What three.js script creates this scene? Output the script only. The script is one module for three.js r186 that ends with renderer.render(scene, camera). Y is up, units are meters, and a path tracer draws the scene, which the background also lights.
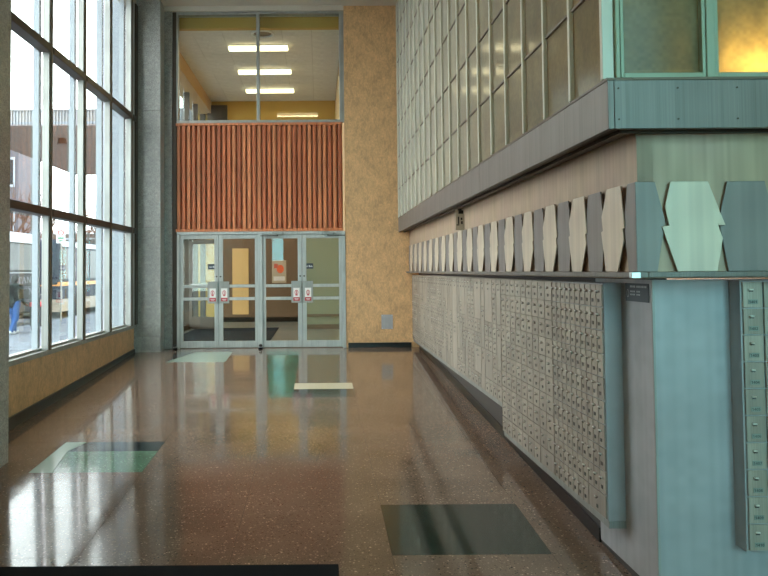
import * as THREE from 'three';
import { mergeGeometries, mergeVertices } from 'three/addons/utils/BufferGeometryUtils.js';
import { RoundedBoxGeometry } from 'three/addons/geometries/RoundedBoxGeometry.js';
import { RectAreaLightUniformsLib } from 'three/addons/lights/RectAreaLightUniformsLib.js';
import { MarchingCubes } from 'three/addons/objects/MarchingCubes.js';

// ---------------------------------------------------------------- camera, sky, exposure
const scene = new THREE.Scene();
const EYE = 1.334;
const camera = new THREE.PerspectiveCamera(2 * Math.atan(288 / 732) * 180 / Math.PI, 768 / 576, 0.05, 400);
camera.rotation.order = 'YXZ';
camera.position.set(0, EYE, 0);
camera.rotation.set(2.0 * Math.PI / 180, 0, -0.45 * Math.PI / 180);
camera.setViewOffset(768, 576, 65.2, 42.56, 768, 576);   // the photograph is an off-centre crop
scene.add(camera);

const renderer = new THREE.WebGLRenderer({ antialias: true });
renderer.toneMapping = THREE.LinearToneMapping;
renderer.toneMappingExposure = 1.38;
renderer.shadowMap.enabled = true;
RectAreaLightUniformsLib.init();

// bright overcast sky, even all round
scene.background = new THREE.Color().setRGB(5.6, 5.7, 5.9);

// ---------------------------------------------------------------- helpers
let seed = 7;
const rnd = () => { seed = (seed * 1664525 + 1013904223) % 4294967296; return seed / 4294967296; };
const used = {};
function numbered(n) { if (!(n in used)) { used[n] = 0; return n; } used[n]++; return n + '_' + String(used[n]).padStart(3, '0'); }
function info(o, label, category, group, kind) {
  if (label) o.userData.label = label;
  if (category) o.userData.category = category;
  if (group) o.userData.group = group;
  if (kind) o.userData.kind = kind;
  return o;
}
function thing(name, label, category, pos = [0, 0, 0], group, kind) {
  const g = new THREE.Group(); g.name = numbered(name); g.position.set(...pos); scene.add(g);
  return info(g, label, category, group, kind);
}
const struct = (name, label, category, pos = [0, 0, 0]) => thing(name, label, category, pos, null, 'structure');
// uv in metres from position and normal
function uvm(g) {
  if (!g.attributes.normal) g.computeVertexNormals();
  const p = g.attributes.position, n = g.attributes.normal, uv = new Float32Array(p.count * 2);
  for (let i = 0; i < p.count; i++) {
    const ax = Math.abs(n.getX(i)), ay = Math.abs(n.getY(i)), az = Math.abs(n.getZ(i));
    const x = p.getX(i), y = p.getY(i), z = p.getZ(i);
    if (ax >= ay && ax >= az) { uv[2 * i] = z; uv[2 * i + 1] = y; } else if (ay >= az) { uv[2 * i] = x; uv[2 * i + 1] = z; } else { uv[2 * i] = x; uv[2 * i + 1] = y; }
  }
  g.setAttribute('uv', new THREE.BufferAttribute(uv, 2));
  return g;
}
const E = (x0, x1, y0, y1, z0, z1) => uvm(new THREE.BoxGeometry(Math.abs(x1 - x0), Math.abs(y1 - y0), Math.abs(z1 - z0)).translate((x0 + x1) / 2, (y0 + y1) / 2, (z0 + z1) / 2));
const RB = (x0, x1, y0, y1, z0, z1, r = 0.004, s = 1) => uvm(new RoundedBoxGeometry(Math.abs(x1 - x0), Math.abs(y1 - y0), Math.abs(z1 - z0), s, r).translate((x0 + x1) / 2, (y0 + y1) / 2, (z0 + z1) / 2));
function merge(list) {
  const l = list.map(g => { const q = g.index ? g.toNonIndexed() : g.clone(); for (const k of Object.keys(q.attributes)) if (!['position', 'normal', 'uv', 'color'].includes(k)) q.deleteAttribute(k); return q; });
  return mergeGeometries(l);
}
const colored = (g, c) => { const a = new Float32Array(g.attributes.position.count * 3); for (let i = 0; i < a.length; i += 3) { a[i] = c[0]; a[i + 1] = c[1]; a[i + 2] = c[2]; } g.setAttribute('color', new THREE.BufferAttribute(a, 3)); return g; };
function mk(name, geo, mat, parent) {
  const g = Array.isArray(geo) ? merge(geo) : geo;
  const m = new THREE.Mesh(g, mat); m.castShadow = m.receiveShadow = true;
  m.name = parent ? name : numbered(name);
  (parent || scene).add(m); return m;
}
function prism(pts, depth) { const s = new THREE.Shape(pts.map(p => new THREE.Vector2(...p))); return new THREE.ExtrudeGeometry(s, { depth, bevelEnabled: true, bevelThickness: 0.0015, bevelSize: 0.0015, bevelSegments: 1 }); }
function tube(pts, r, seg = 8, rad = 6) { return new THREE.TubeGeometry(new THREE.CatmullRomCurve3(pts.map(p => new THREE.Vector3(...p))), seg, r, rad, false); }
const cyl = (r0, r1, h, x, y, z, n = 12) => new THREE.CylinderGeometry(r0, r1, h, n).translate(x, y, z);

// ---------------------------------------------------------------- procedural textures
function lattice(period, s) { let q = s; const r = () => { q = (q * 1664525 + 1013904223) % 4294967296; return q / 4294967296; }; const a = new Float32Array(period * period).map(r); return (u, v) => { const x = ((u % 1) + 1) % 1 * period, y = ((v % 1) + 1) % 1 * period, i = Math.floor(x), j = Math.floor(y), fx = x - i, fy = y - j, sx = fx * fx * (3 - 2 * fx), sy = fy * fy * (3 - 2 * fy), g = (m, n) => a[(n % period) * period + m % period]; return (g(i, j) * (1 - sx) + g(i + 1, j) * sx) * (1 - sy) + (g(i, j + 1) * (1 - sx) + g(i + 1, j + 1) * sx) * sy; }; }
function dataTex(N, fn, metres, srgb = true, M = N) {
  const d = new Uint8Array(N * M * 4);
  for (let j = 0; j < M; j++) for (let i = 0; i < N; i++) { const c = fn(i / N, j / M), k = (j * N + i) * 4; for (let q = 0; q < 3; q++) d[k + q] = Math.max(0, Math.min(255, c[q])); d[k + 3] = 255; }
  const t = new THREE.DataTexture(d, N, M); t.wrapS = t.wrapT = THREE.RepeatWrapping; t.magFilter = t.minFilter = THREE.LinearFilter;
  if (srgb) t.colorSpace = THREE.SRGBColorSpace;
  const m = Array.isArray(metres) ? metres : [metres, metres]; t.repeat.set(1 / m[0], 1 / m[1]); t.needsUpdate = true; return t;
}
const n4 = lattice(4, 1), n8 = lattice(8, 2), n16 = lattice(16, 3), n32 = lattice(32, 4), n64 = lattice(64, 5), n128 = lattice(128, 6), n256 = lattice(256, 8);
const hash = (() => { let q = 99; return () => { q = (q * 1664525 + 1013904223) % 4294967296; return q / 4294967296; }; })();
// terrazzo: chips scattered in a matrix
const terrazzoTex = (() => {
  const N = 1024, f = new Float32Array(N * N);
  for (let k = 0; k < f.length; k++) f[k] = 0.62 + (hash() - 0.5) * 0.12;
  for (let k = 0; k < 15000; k++) { const cx = hash() * N, cy = hash() * N, r = 0.7 + hash() * hash() * 3.2, v = hash() < 0.45 ? 0.72 + hash() * 0.28 : 0.34 + hash() * 0.28; for (let y = -4; y <= 4; y++) for (let x = -4; x <= 4; x++) if (x * x + y * y < r * r) f[((Math.floor(cy + y) + N) % N) * N + (Math.floor(cx + x) + N) % N] = v; }
  return dataTex(N, (u, v) => { const q = f[Math.floor(v * N) * N + Math.floor(u * N)] * (0.93 + 0.14 * n8(u, v)) * 255; return [q, q * 0.985, q * 0.97]; }, 2.1);
})();
const terrazzoRough = dataTex(256, (u, v) => { const q = 12 + 26 * n8(u, v) + 14 * n32(u, v); return [q, q, q]; }, 2.7, false);
const graniteTex = dataTex(512, (u, v) => { const q = 158 + (hash() - 0.5) * 70 + (n128(u, v) - 0.5) * 70 + (n16(u, v) - 0.5) * 22; return [q, q * 0.985, q * 0.95]; }, 0.75);
const travTex = dataTex(1024, (u, v) => {
  const a = n64(u + 0.02 * n32(u, v), v * 0.5), b = n128(u, v * 0.6), c = n16(u, v), d = n256(u, v);
  let q = 0.88 + 0.08 * (c - 0.5) + 0.1 * (a - 0.5) + 0.1 * (b - 0.5) + 0.07 * (d - 0.5);
  if (a > 0.78 && b > 0.55) q -= 0.07;
  return [238 * q, 190 * q, 136 * q];
}, 2.2);
const brushedTex = dataTex(512, (u, v) => { const w = Math.abs(2 * v - 1), q = 208 + 22 * (n256(u, w * 0.01) - 0.5) + 14 * (n32(u, w * 0.03) - 0.5) + 18 * (n8(u, v) - 0.5); return [q, q * 0.99, q * 0.97]; }, [0.7, 1.4]);
const panelTex = dataTex(512, (u, v) => { const s = n64(u, 0.3) * 0.5 + n16(u, v * 0.4) * 0.5; const q = 222 + 36 * (s - 0.5) + 20 * (n8(u, v) - 0.5); return [q, q * (0.965 + 0.03 * n8(v, u)), q * (0.93 + 0.05 * n4(u, v))]; }, [1.1, 1.3]);
const sheetTex = dataTex(256, (u, v) => { const q = 222 + 16 * (n64(u, 0.3) - 0.5) + 16 * (n8(u, v) - 0.5) + 10 * (n32(u, v) - 0.5); return [q, q * 0.995, q * 0.99]; }, [1.7, 1.5]);
const woodTex = dataTex(512, (u, v) => { const w = Math.abs(2 * v - 1), g = n256(u, w * 0.04), h = n64(u, w * 0.06), q = 0.72 + 0.16 * (g - 0.5) + 0.2 * (h - 0.5) + 0.08 * (n8(u, v) - 0.5); return [285 * q, 172 * q, 110 * q]; }, [0.6, 1.9]);
const frostTex = dataTex(512, (u, v) => { const q = 0.88 + 0.1 * (n32(u, v * 0.6) - 0.5) + 0.12 * (n8(u, v) - 0.5) + 0.1 * (n128(u, v) - 0.5); return [166 * q, 149 * q, 102 * q]; }, 2.3);
const ceilTex = dataTex(256, (u, v) => { const q = 214 + (hash() - 0.5) * 16 + (n16(u, v) - 0.5) * 14 - (n128(u, v) > 0.86 ? 26 : 0); return [q, q * 0.98, q * 0.94]; }, 1.2);
const paveTex = dataTex(256, (u, v) => { const q = 150 + (hash() - 0.5) * 26 + (n16(u, v) - 0.5) * 34; return [q * 0.96, q, q * 1.05]; }, 2.4);

// ---------------------------------------------------------------- materials
const S = (o) => new THREE.MeshStandardMaterial(o), Ph = (o) => new THREE.MeshPhysicalMaterial(o);
const rgb = (r, g, b) => new THREE.Color().setRGB(r, g, b);
const terrazzo = (c) => Ph({ map: terrazzoTex, color: c, roughness: 0.9, roughnessMap: terrazzoRough, clearcoat: 0.22, clearcoatRoughness: 0.06 });
const M = {
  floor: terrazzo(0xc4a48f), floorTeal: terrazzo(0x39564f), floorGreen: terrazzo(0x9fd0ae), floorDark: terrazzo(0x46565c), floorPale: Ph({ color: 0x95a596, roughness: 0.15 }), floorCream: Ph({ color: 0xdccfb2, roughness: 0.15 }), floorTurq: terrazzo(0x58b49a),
  joint: S({ color: 0x5a463a, roughness: 0.8 }),
  granite: Ph({ map: graniteTex, roughness: 0.28, clearcoat: 0.25, clearcoatRoughness: 0.1 }),
  trav: S({ map: travTex, roughness: 0.42 }),
  plasterCeil: S({ color: 0xcfc4b4, roughness: 0.9 }),
  black: S({ color: 0x0c0b0b, roughness: 0.35 }),
  blackRubber: Ph({ color: 0x0e1014, roughness: 0.9, specularIntensity: 0.3 }),
  alu: S({ map: brushedTex, color: 0xc4c6c4, metalness: 0.45, roughness: 0.4 }),
  aluDoor: S({ map: brushedTex, color: 0xdfe4e4, metalness: 0.25, roughness: 0.4 }),
  aluBright: S({ color: 0xdfe3e2, metalness: 0.7, roughness: 0.28 }),
  mullion: S({ color: 0xd0cfbe, metalness: 0.08, roughness: 0.4 }),
  bronze: S({ color: 0x4a3e33, metalness: 0.35, roughness: 0.45 }),
  bronzeLight: S({ color: 0x746555, metalness: 0.3, roughness: 0.5 }),
  fascia: S({ map: brushedTex, color: 0x96908c, metalness: 0.4, roughness: 0.45 }),
  wallMetal: S({ map: panelTex, color: 0xd0b8a2, metalness: 0.2, roughness: 0.5 }),
  zigLight: S({ map: panelTex, color: 0xf0e4d6, metalness: 0.3, roughness: 0.42 }),
  zigDark: S({ map: panelTex, color: 0x9d989a, metalness: 0.3, roughness: 0.45 }),
  boxDoor: S({ map: brushedTex, color: 0xd0c4b8, metalness: 0.4, roughness: 0.42 }),
  boxDoorB: S({ map: brushedTex, color: 0xc6bbb0, metalness: 0.4, roughness: 0.45 }),
  boxDoorC: S({ map: brushedTex, color: 0xdad0c4, metalness: 0.4, roughness: 0.4 }),
  boxFrame: S({ color: 0x9a9184, metalness: 0.35, roughness: 0.5 }),
  lock: S({ vertexColors: true, metalness: 0.5, roughness: 0.3 }),
  numPlate: S({ color: 0x4e4a44, roughness: 0.5, metalness: 0.2 }),
  pedestal: S({ map: sheetTex, color: 0xc4c4c8, metalness: 0.2, roughness: 0.42 }),
  mint: S({ color: rgb(0.33, 0.39, 0.28), metalness: 0.15, roughness: 0.45 }),
  wood: S({ map: woodTex, roughness: 0.5 }), woodB: S({ map: woodTex, color: 0xf0dcd4, roughness: 0.5 }), woodC: S({ map: woodTex, color: 0xe0c8c0, roughness: 0.5 }),
  glass: Ph({ color: 0xf4faf8, transmission: 1, roughness: 0, thickness: 0, ior: 1.5 }),
  glassGreen: Ph({ color: rgb(0.62, 0.92, 0.93), transmission: 1, roughness: 0, thickness: 0, ior: 1.5 }),
  frost: Ph({ map: frostTex, transmission: 0.45, roughness: 1, thickness: 0, clearcoat: 0.7, clearcoatRoughness: 0.12 }),
  ceilTile: S({ map: ceilTex, roughness: 0.95 }),
  ceilGrid: S({ color: 0x9a958c, roughness: 0.7 }),
  mustard: S({ color: 0xc49a48, roughness: 0.75 }), mustardDark: S({ color: 0x8a6a34, roughness: 0.75 }),
  tan: S({ color: 0xbd9a6c, roughness: 0.7 }), paleGreen: S({ color: 0x8f937c, roughness: 0.7 }), sunPatchTan: S({ color: 0xd8a86c, roughness: 0.7 }), brownPanel: S({ color: 0x6a4c33, roughness: 0.6 }),
  vestFloor: Ph({ map: terrazzoTex, color: 0xb5ada0, roughness: 0.35, clearcoat: 0.3, clearcoatRoughness: 0.1 }),
  concrete: S({ map: paveTex, color: 0xb4b8c0, roughness: 0.9 }), road: S({ map: paveTex, color: 0x8c8f96, roughness: 0.9 }),
  lampGlow: S({ color: 0xffffff, emissive: 0xffe9b8, emissiveIntensity: 3.0 }),
  finMetal: S({ color: 0x9aa0a8, roughness: 0.6 }),
  white: S({ color: 0xe6e6e2, roughness: 0.6 }), paper: S({ color: 0xece8de, roughness: 0.8 }), red: S({ color: 0xb8343a, roughness: 0.6 }),
  extStone: S({ color: 0xe2e3e8, roughness: 0.85 }),
};

const BACK = -12.8, CEIL = 6.02, SLOPE = 0.045, TILT = Math.atan(SLOPE);
const floorY = (z) => -SLOPE * (z - BACK);

// ---------------------------------------------------------------- floor: terrazzo slabs on the ramp
{
  const fl = struct('floor', 'polished brown terrazzo lobby floor laid in slabs sloping down from the doors', 'floor', [0, 0, BACK]);
  fl.rotation.x = TILT;
  const xs = [-3.36, -2.4, -1.465, -0.54, 0.425, 1.387, 2.35, 3.31, 4.27, 4.9];
  const rowsZ = [12.8, 12.42, 11.41, 10.55, 9.69, 8.84, 7.92, 6.96, 6.06, 5.28, 4.45, 3.6, 2.72, 1.84, 0.96, 0.08, -0.8, -1.68, -2.56, -3.3];
  mk('bedding', E(-3.4, 4.9, -0.2, -0.012, -0.02, 16.12), M.joint, fl);
  const g = 0.0012;
  const Lz = (d) => 12.8 - d;                                   // distance from the back wall
  const piece = (poly, mat, name = 'floor_slab') => {           // poly: [x, depth from camera]
    const s = new THREE.Shape(poly.map(([x, d]) => new THREE.Vector2(x, -Lz(d))));
    const geo = new THREE.ExtrudeGeometry(s, { depth: 0.012, bevelEnabled: false }).rotateX(-Math.PI / 2).translate(0, -0.012, 0);
    return mk(name, uvm(geo), mat, fl);
  };
  const quad = (x0, x1, d0, d1) => [[x0 + g, d0 - g], [x1 - g, d0 - g], [x1 - g, d1 + g], [x0 + g, d1 + g]];
  for (let r = 0; r < rowsZ.length - 1; r++) for (let c = 0; c < xs.length - 1; c++) {
    const [x0, x1, d0, d1] = [xs[c], xs[c + 1], rowsZ[r], rowsZ[r + 1]];
    if (x0 > 1.3 && d1 >= 3.5) { if (c > 5) continue; if (c === 5) { piece(quad(x0, 1.75, d0, d1), M.floor); continue; } }
    if (c === 4 && d0 === 5.28) { info(piece(quad(x0, x1, d0, d1), M.floorTeal, 'coloured_slab'), 'dark green terrazzo slab'); continue; }
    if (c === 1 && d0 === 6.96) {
      piece([[-2.2, d0 - g], [x1 - g, d0 - g], [x1 - g, 6.66], [-2.28, 6.66]], M.floorDark, 'coloured_slab');
      piece([[-2.283, 6.655], [x1 - g, 6.655], [x1 - g, d1 + g], [x0 + 0.2, d1 + g]], M.floorGreen, 'coloured_slab');
      piece([[x0 + g, d0 - g], [-2.204, d0 - g], [-2.287, 6.655], [x0 + 0.196, d1 + g], [x0 + g, d1 + g]], M.floorPale, 'coloured_slab'); continue;
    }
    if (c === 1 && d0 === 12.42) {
      piece([[x0 + g, d1 + g], [x0 + 0.3, d0 - g], [x0 + g, d0 - g]], M.floorDark, 'coloured_slab');
      piece([[x0 + 0.304, d0 - g], [x1 - g, d0 - g], [x1 - g, d1 + g], [x0 + 0.006, d1 + g]], M.floorPale, 'coloured_slab'); continue;
    }
    if (c === 2 && d0 <= 12.42 && d1 >= 8.84) {               // slab pieces coloured turquoise in a wedge from the doors
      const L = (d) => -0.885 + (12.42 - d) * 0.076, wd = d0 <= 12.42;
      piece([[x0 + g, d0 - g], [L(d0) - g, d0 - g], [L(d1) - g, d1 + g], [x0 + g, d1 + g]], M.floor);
      piece([[L(d0) + g, d0 - g], [x1 - g, d0 - g], [x1 - g, d1 + g], [L(d1) + g, d1 + g]], M.floorTurq, 'coloured_slab'); continue;
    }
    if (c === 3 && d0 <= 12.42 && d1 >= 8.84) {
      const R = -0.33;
      piece(quad(x0, R, d0, d1), M.floorTurq, 'coloured_slab');
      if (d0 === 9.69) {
        info(piece(quad(R, x1, 9.69, 9.31), M.floorCream, 'coloured_slab'), 'cream terrazzo strip');
        piece(quad(R, x1, 9.31, 8.84), M.floorDark, 'coloured_slab');
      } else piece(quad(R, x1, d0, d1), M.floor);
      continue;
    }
    piece(quad(x0, x1, d0, d1), M.floor);
  }
}

// ---------------------------------------------------------------- lobby shell
info(mk('ceiling', E(-3.2, 1.5, CEIL, CEIL + 0.25, BACK, 3.4), M.plasterCeil), 'pale plaster ceiling of the tall lobby', 'ceiling', null, 'structure');
info(mk('ceiling', E(1.5, 5.0, CEIL, CEIL + 0.25, BACK, 3.4), M.plasterCeil), 'pale plaster ceiling over the mail room side', 'ceiling', null, 'structure');
info(mk('added_upper_storeys', E(-3.32, 8, CEIL + 0.25, 24, -45, 6), M.extStone), 'unseen pale upper storeys added above the lobby to shade the street', 'building', null, 'structure');  // unseen block, added to screen sky light from the street

// left: dado wall, sill, baseboard, granite columns, window wall
{
  const w = struct('wall_left', 'tan travertine dado wall under the tall street windows', 'wall');
  mk('stone_facing', E(-3.34, -3.14, -1.0, 0.40, -12.6, -5.45), M.trav, w);
  mk('header', E(-3.34, -3.10, CEIL - 0.12, CEIL, -12.6, -5.45), M.plasterCeil, w);
  mk('stone_facing', E(-3.34, -3.0, -1.0, CEIL, -5.45, 3.1), M.trav, w);
  const sl = struct('trim_1', 'grey metal window sill along the tan stone dado', 'sill');
  for (const [a, b] of [[-12.42, -6.37]]) mk('sill', RB(-3.36, -3.10, 0.40, 0.456, a, b, 0.006), M.alu, sl);
  const bb = struct('baseboard_left', 'black baseboard below the tan stone dado', 'baseboard');
  const sh = (a, b) => { const g = E(-3.14, -3.115, -0.12, 0.0, a, b), p = g.attributes.position; for (let i = 0; i < p.count; i++) { const z = p.getZ(i); p.setY(i, p.getY(i) > -0.06 ? 0.049 - 0.033 * (z + 12.54) : floorY(z) - 0.02); } return uvm(g); };
  mk('board', sh(-12.42, -6.37), M.black, bb);
}
function column(z0, z1, label) {
  const c = struct('granite_column', label, 'column');
  let y = -1.0; const cuts = [-1.0, 0.25, 2.1, 4.1, CEIL];
  for (let k = 0; k < cuts.length - 1; k++) mk('granite_block', RB(-3.3, -2.69, cuts[k] + (k ? 0.0015 : 0), cuts[k + 1] - 0.0015, z0, z1, 0.004), M.granite, c);
  mk('core', E(-3.2, -2.71, -1.0, CEIL, z0 + 0.02, z1 - 0.02), M.joint, c);
}
column(-12.75, -12.43, 'grey granite column between the street windows and the glass doors');
column(-6.37, -5.45, 'grey granite column with a polished side face standing before the street windows');

{
  const w = struct('window_1', 'tall street window wall with grey metal mullions and two bronze transoms', 'window');
  const gx = -3.19;
  const zs = []; for (let k = 0; k < 6; k++) zs.push(-12.045 + 1.22 * k);
  zs.forEach((z) => {
    if (z > 2.9) return;
    const m = mk('mullion', RB(-3.17, -3.07, 0.456, CEIL - 0.12, z - 0.045, z - 0.0, 0.005), M.bronzeLight, w);
    mk('mullion_trim', RB(-3.165, -3.085, 0.456, CEIL - 0.12, z + 0.002, z + 0.034, 0.004), M.alu, m);
    mk('outer_fin', RB(-3.275, -3.205, 0.456, CEIL - 0.12, z - 0.045, z + 0.034, 0.006), M.finMetal, m);
  });
  mk('jamb', RB(-3.2, -3.07, 0.456, CEIL - 0.12, -12.42, -12.28, 0.005), M.bronze, w);
  mk('jamb_trim', RB(-3.19, -3.09, 0.456, CEIL - 0.12, -12.278, -12.22, 0.005), M.alu, w);
  for (let k = -1; k < zs.length - 1; k++) {
    const a = k < 0 ? -12.28 : zs[k] + 0.036, b = Math.min(zs[k + 1] - 0.047, 2.6);
    if (b - a < 0.05) continue;
    const ys = [0.456, 1.985, 2.075, 3.875, 3.965, CEIL - 0.12];
    for (let r = 0; r < 3; r++) mk('pane', E(gx - 0.004, gx + 0.004, ys[2 * r], ys[2 * r + 1], a, b), M.glass, w);
    for (let r = 0; r < 2; r++) mk('transom', RB(-3.2, -3.06, ys[2 * r + 1], ys[2 * r + 2], a - 0.002, b + 0.002, 0.006), M.bronze, w);
    mk('glazing_bead', [E(-3.18, -3.16, 0.456, 0.485, a, b)], M.alu, w);
  }
}
info(mk('exterior_pier', E(-3.75, -3.35, -0.5, CEIL + 0.25, -13.1, -12.3), M.finMetal), 'pale stone pier outside the last street window', 'pier', null, 'structure');

// back wall: travertine pilaster, lintel, jambs
{
  const w = struct('wall_back', 'tan travertine pilaster wall beside the glass doors', 'wall');
  mk('stone_facing', E(0.467, 2.0, -0.2, CEIL, BACK - 0.35, BACK), M.trav, w);
  mk('head_band', E(-2.9, 0.467, 5.93, CEIL, BACK - 0.3, BACK + 0.05), M.plasterCeil, w);
  mk('granite_jamb', RB(-2.95, -2.56, -0.2, CEIL, BACK - 0.3, BACK + 0.03, 0.004), M.granite, w);
  mk('dark_post', RB(-2.559, -2.49, -0.1, 5.93, BACK - 0.2, BACK + 0.0, 0.004), M.bronze, w);
  const b = struct('baseboard_back', 'black baseboard at the foot of the tan pilaster', 'baseboard');
  mk('board', RB(0.5, 1.60, -0.05, 0.082, BACK, BACK + 0.02, 0.004), M.black, b);
}
{
  const p = thing('wall_plate', 'small square grey metal plate low on the tan pilaster', 'wall plate', [1.18, 0.44, BACK]);
  mk('plate', RB(-0.1, 0.1, -0.125, 0.125, 0.001, 0.008, 0.003), M.pedestal, p);
  for (const [x, y] of [[-0.085, 0.11], [0.085, 0.11], [-0.085, -0.11], [0.085, -0.11]]) mk('screw', new THREE.CylinderGeometry(0.006, 0.006, 0.003, 8).rotateX(Math.PI / 2).translate(x, y, 0.009), M.aluBright, p);
}
// wood slat panel over the doors
{
  const p = thing('wood_slat_panel', 'reddish wood panel of narrow vertical slats above the glass doors', 'wood panel', [0, 0, BACK], null, 'structure');
  mk('backing', E(-2.5, 0.43, 2.05, 3.945, -0.14, -0.075), M.wood, p);
  mk('rail', RB(-2.5, 0.43, 3.905, 3.95, -0.09, 0.012, 0.004), M.wood, p);
  mk('rail', RB(-2.5, 0.43, 2.035, 2.085, -0.09, 0.012, 0.004), M.wood, p);
  const n = 33, w = 2.92 / n, gs = [];
  for (let v = 0; v < 4; v++) gs.push(uvm(new RoundedBoxGeometry(w * 0.66, 1.818, 0.05, 1, 0.009).translate(v * 0.19, 0, 0)).translate(-v * 0.19, 0, 0));
  for (let k = 0; k < n; k++) { const m = mk('slat', gs[k % 4], [M.wood, M.woodB, M.woodC][Math.floor(rnd() * 3)], p); m.position.set(-2.495 + (k + 0.5) * w, 2.995, -0.024 + rnd() * 0.004); }
}
// window above the panel
{
  const w = struct('window_2', 'interior window above the wood slat panel with a slim central mullion', 'window', [0, 0, BACK]);
  mk('frame', [RB(-2.49, 0.465, 3.952, 4.0, -0.1, 0.0, 0.004), RB(-2.49, 0.465, 5.885, 5.93, -0.1, 0.0, 0.004), RB(-2.49, -2.455, 4.0, 5.885, -0.1, 0.0, 0.004), RB(0.385, 0.465, 4.0, 5.885, -0.1, 0.0, 0.004)], M.alu, w);
  mk('mullion', RB(-1.076, -1.02, 4.0, 5.885, -0.1, 0.012, 0.004), M.alu, w);
  mk('pane', E(-2.455, -1.076, 4.0, 5.885, -0.055, -0.047), M.glass, w);
  mk('pane', E(-1.02, 0.385, 4.0, 5.885, -0.055, -0.047), M.glass, w);
}
// door frame and the four glazed leaves
{
  const f = struct('trim_2', 'grey aluminium door frame with a centre post under the wood panel', 'door frame', [0, 0, BACK]);
  mk('head', RB(-2.485, 0.465, 1.985, 2.033, -0.1, 0.015, 0.004), M.aluDoor, f);
  mk('jamb', RB(-2.485, -2.43, -0.02, 1.984, -0.1, 0.012, 0.004), M.aluDoor, f);
  mk('jamb', RB(0.405, 0.465, -0.02, 1.984, -0.1, 0.012, 0.004), M.aluDoor, f);
  mk('centre_post', RB(-1.065, -0.985, -0.02, 1.984, -0.1, 0.012, 0.004), M.aluDoor, f);
  mk('threshold', RB(-2.43, 0.405, -0.03, 0.006, -0.12, 0.02, 0.003), M.bronzeLight, f);
}
function canvasTex(w, h, draw) { const c = document.createElement('canvas'); c.width = w; c.height = h; const x = c.getContext('2d'); draw(x, w, h); const t = new THREE.CanvasTexture(c); t.colorSpace = THREE.SRGBColorSpace; return t; }
const stickerTex = canvasTex(64, 96, (x) => {
  x.fillStyle = '#efe9e4'; x.fillRect(0, 0, 64, 96); x.fillStyle = '#b8323c'; x.fillRect(0, 70, 64, 26);
  x.fillStyle = '#efe9e4'; x.fillRect(10, 79, 44, 4); x.fillRect(16, 87, 32, 3);
  x.strokeStyle = '#c0404a'; x.lineWidth = 5; x.beginPath(); x.arc(32, 34, 16, 0, 7); x.stroke(); x.fillStyle = '#c0404a'; x.fillRect(28, 24, 8, 22); x.fillRect(20, 52, 24, 5);
});
const stickerMat = S({ map: stickerTex, roughness: 0.6 });
const signTex = canvasTex(128, 64, (x) => { x.fillStyle = '#39424c'; x.fillRect(0, 0, 128, 64); x.fillStyle = '#c8ced2'; for (const [a, b, w, h] of [[16, 22, 6, 22], [26, 30, 14, 14], [44, 26, 8, 18], [66, 22, 16, 22], [86, 30, 10, 14], [99, 24, 6, 20], [107, 30, 9, 14]]) x.fillRect(a, b, w, h); });
const signMat = S({ map: signTex, roughness: 0.5 });
const face = (w, h, x, y, z) => new THREE.PlaneGeometry(w, h).translate(x, y, z);
function doorLeaf(n, x0, x1, meet, sign, label) {
  const d = struct('door_' + n, label, 'door', [x0, 0, BACK]);
  const w = x1 - x0, st = 0.075, y0 = 0.012, y1 = 1.982;
  const outer = 0.055, L = meet < 0 ? st : outer, R = meet < 0 ? outer : st;
  mk('stile', RB(0.002, L, y0, y1, -0.055, -0.008, 0.004), M.aluDoor, d);
  mk('stile', RB(w - R, w - 0.002, y0, y1, -0.055, -0.008, 0.004), M.aluDoor, d);
  mk('top_rail', RB(L, w - R, 1.91, y1, -0.055, -0.008, 0.004), M.aluDoor, d);
  mk('bottom_rail', RB(L, w - R, y0, 0.125, -0.055, -0.008, 0.004), M.aluDoor, d);
  mk('pane', E(L, w - R, 0.125, 1.91, -0.036, -0.028), M.glass, d);
  for (const y of [1.083, 0.863]) mk('push_bar', RB(L, w - R, y - 0.027, y + 0.027, -0.004, 0.022, 0.006), M.aluDoor, d);
  const px = meet < 0 ? 0.012 : w - 0.012 - 0.178;
  const pl = mk('push_plate', RB(px, px + 0.178, 0.785, 1.165, 0.022, 0.036, 0.006), M.alu, d);
  mk('sticker', uvFace(RB(px + 0.035, px + 0.145, 0.82, 1.045, 0.036, 0.0385, 0.0005), px + 0.035, 0.82, 0.11, 0.225), stickerMat, pl);
  const lx = meet < 0 ? 0.035 : w - 0.035;
  mk('lock_cylinder', new THREE.CylinderGeometry(0.014, 0.014, 0.012, 10).rotateX(Math.PI / 2).translate(lx, 1.25, -0.003), M.bronze, d);
  if (sign) { const sx = meet < 0 ? 0.03 : w - 0.19; const m = mk('sign_plate', uvFace(RB(sx, sx + 0.165, 1.375, 1.47, -0.026, -0.018, 0.001), sx, 1.375, 0.165, 0.095), signMat, d); info(m, 'small dark plate with white lettering'); }
  return d;
}
function uvFace(g, x0, y0, w, h) { const p = g.attributes.position, uv = g.attributes.uv; for (let i = 0; i < p.count; i++) uv.setXY(i, (p.getX(i) - x0) / w, (p.getY(i) - y0) / h); return g; }
doorLeaf(1, -2.43, -1.755, 1, true, 'glass door leaf beside the granite column, with a dark sign plate');
doorLeaf(2, -1.755, -1.065, -1, false, 'glass door leaf between the granite-side leaf and the centre post');
doorLeaf(3, -0.985, -0.295, 1, false, 'glass door leaf between the centre post and the pilaster-side leaf');
doorLeaf(4, -0.295, 0.405, -1, true, 'glass door leaf beside the tan pilaster, with a dark sign plate');
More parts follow.
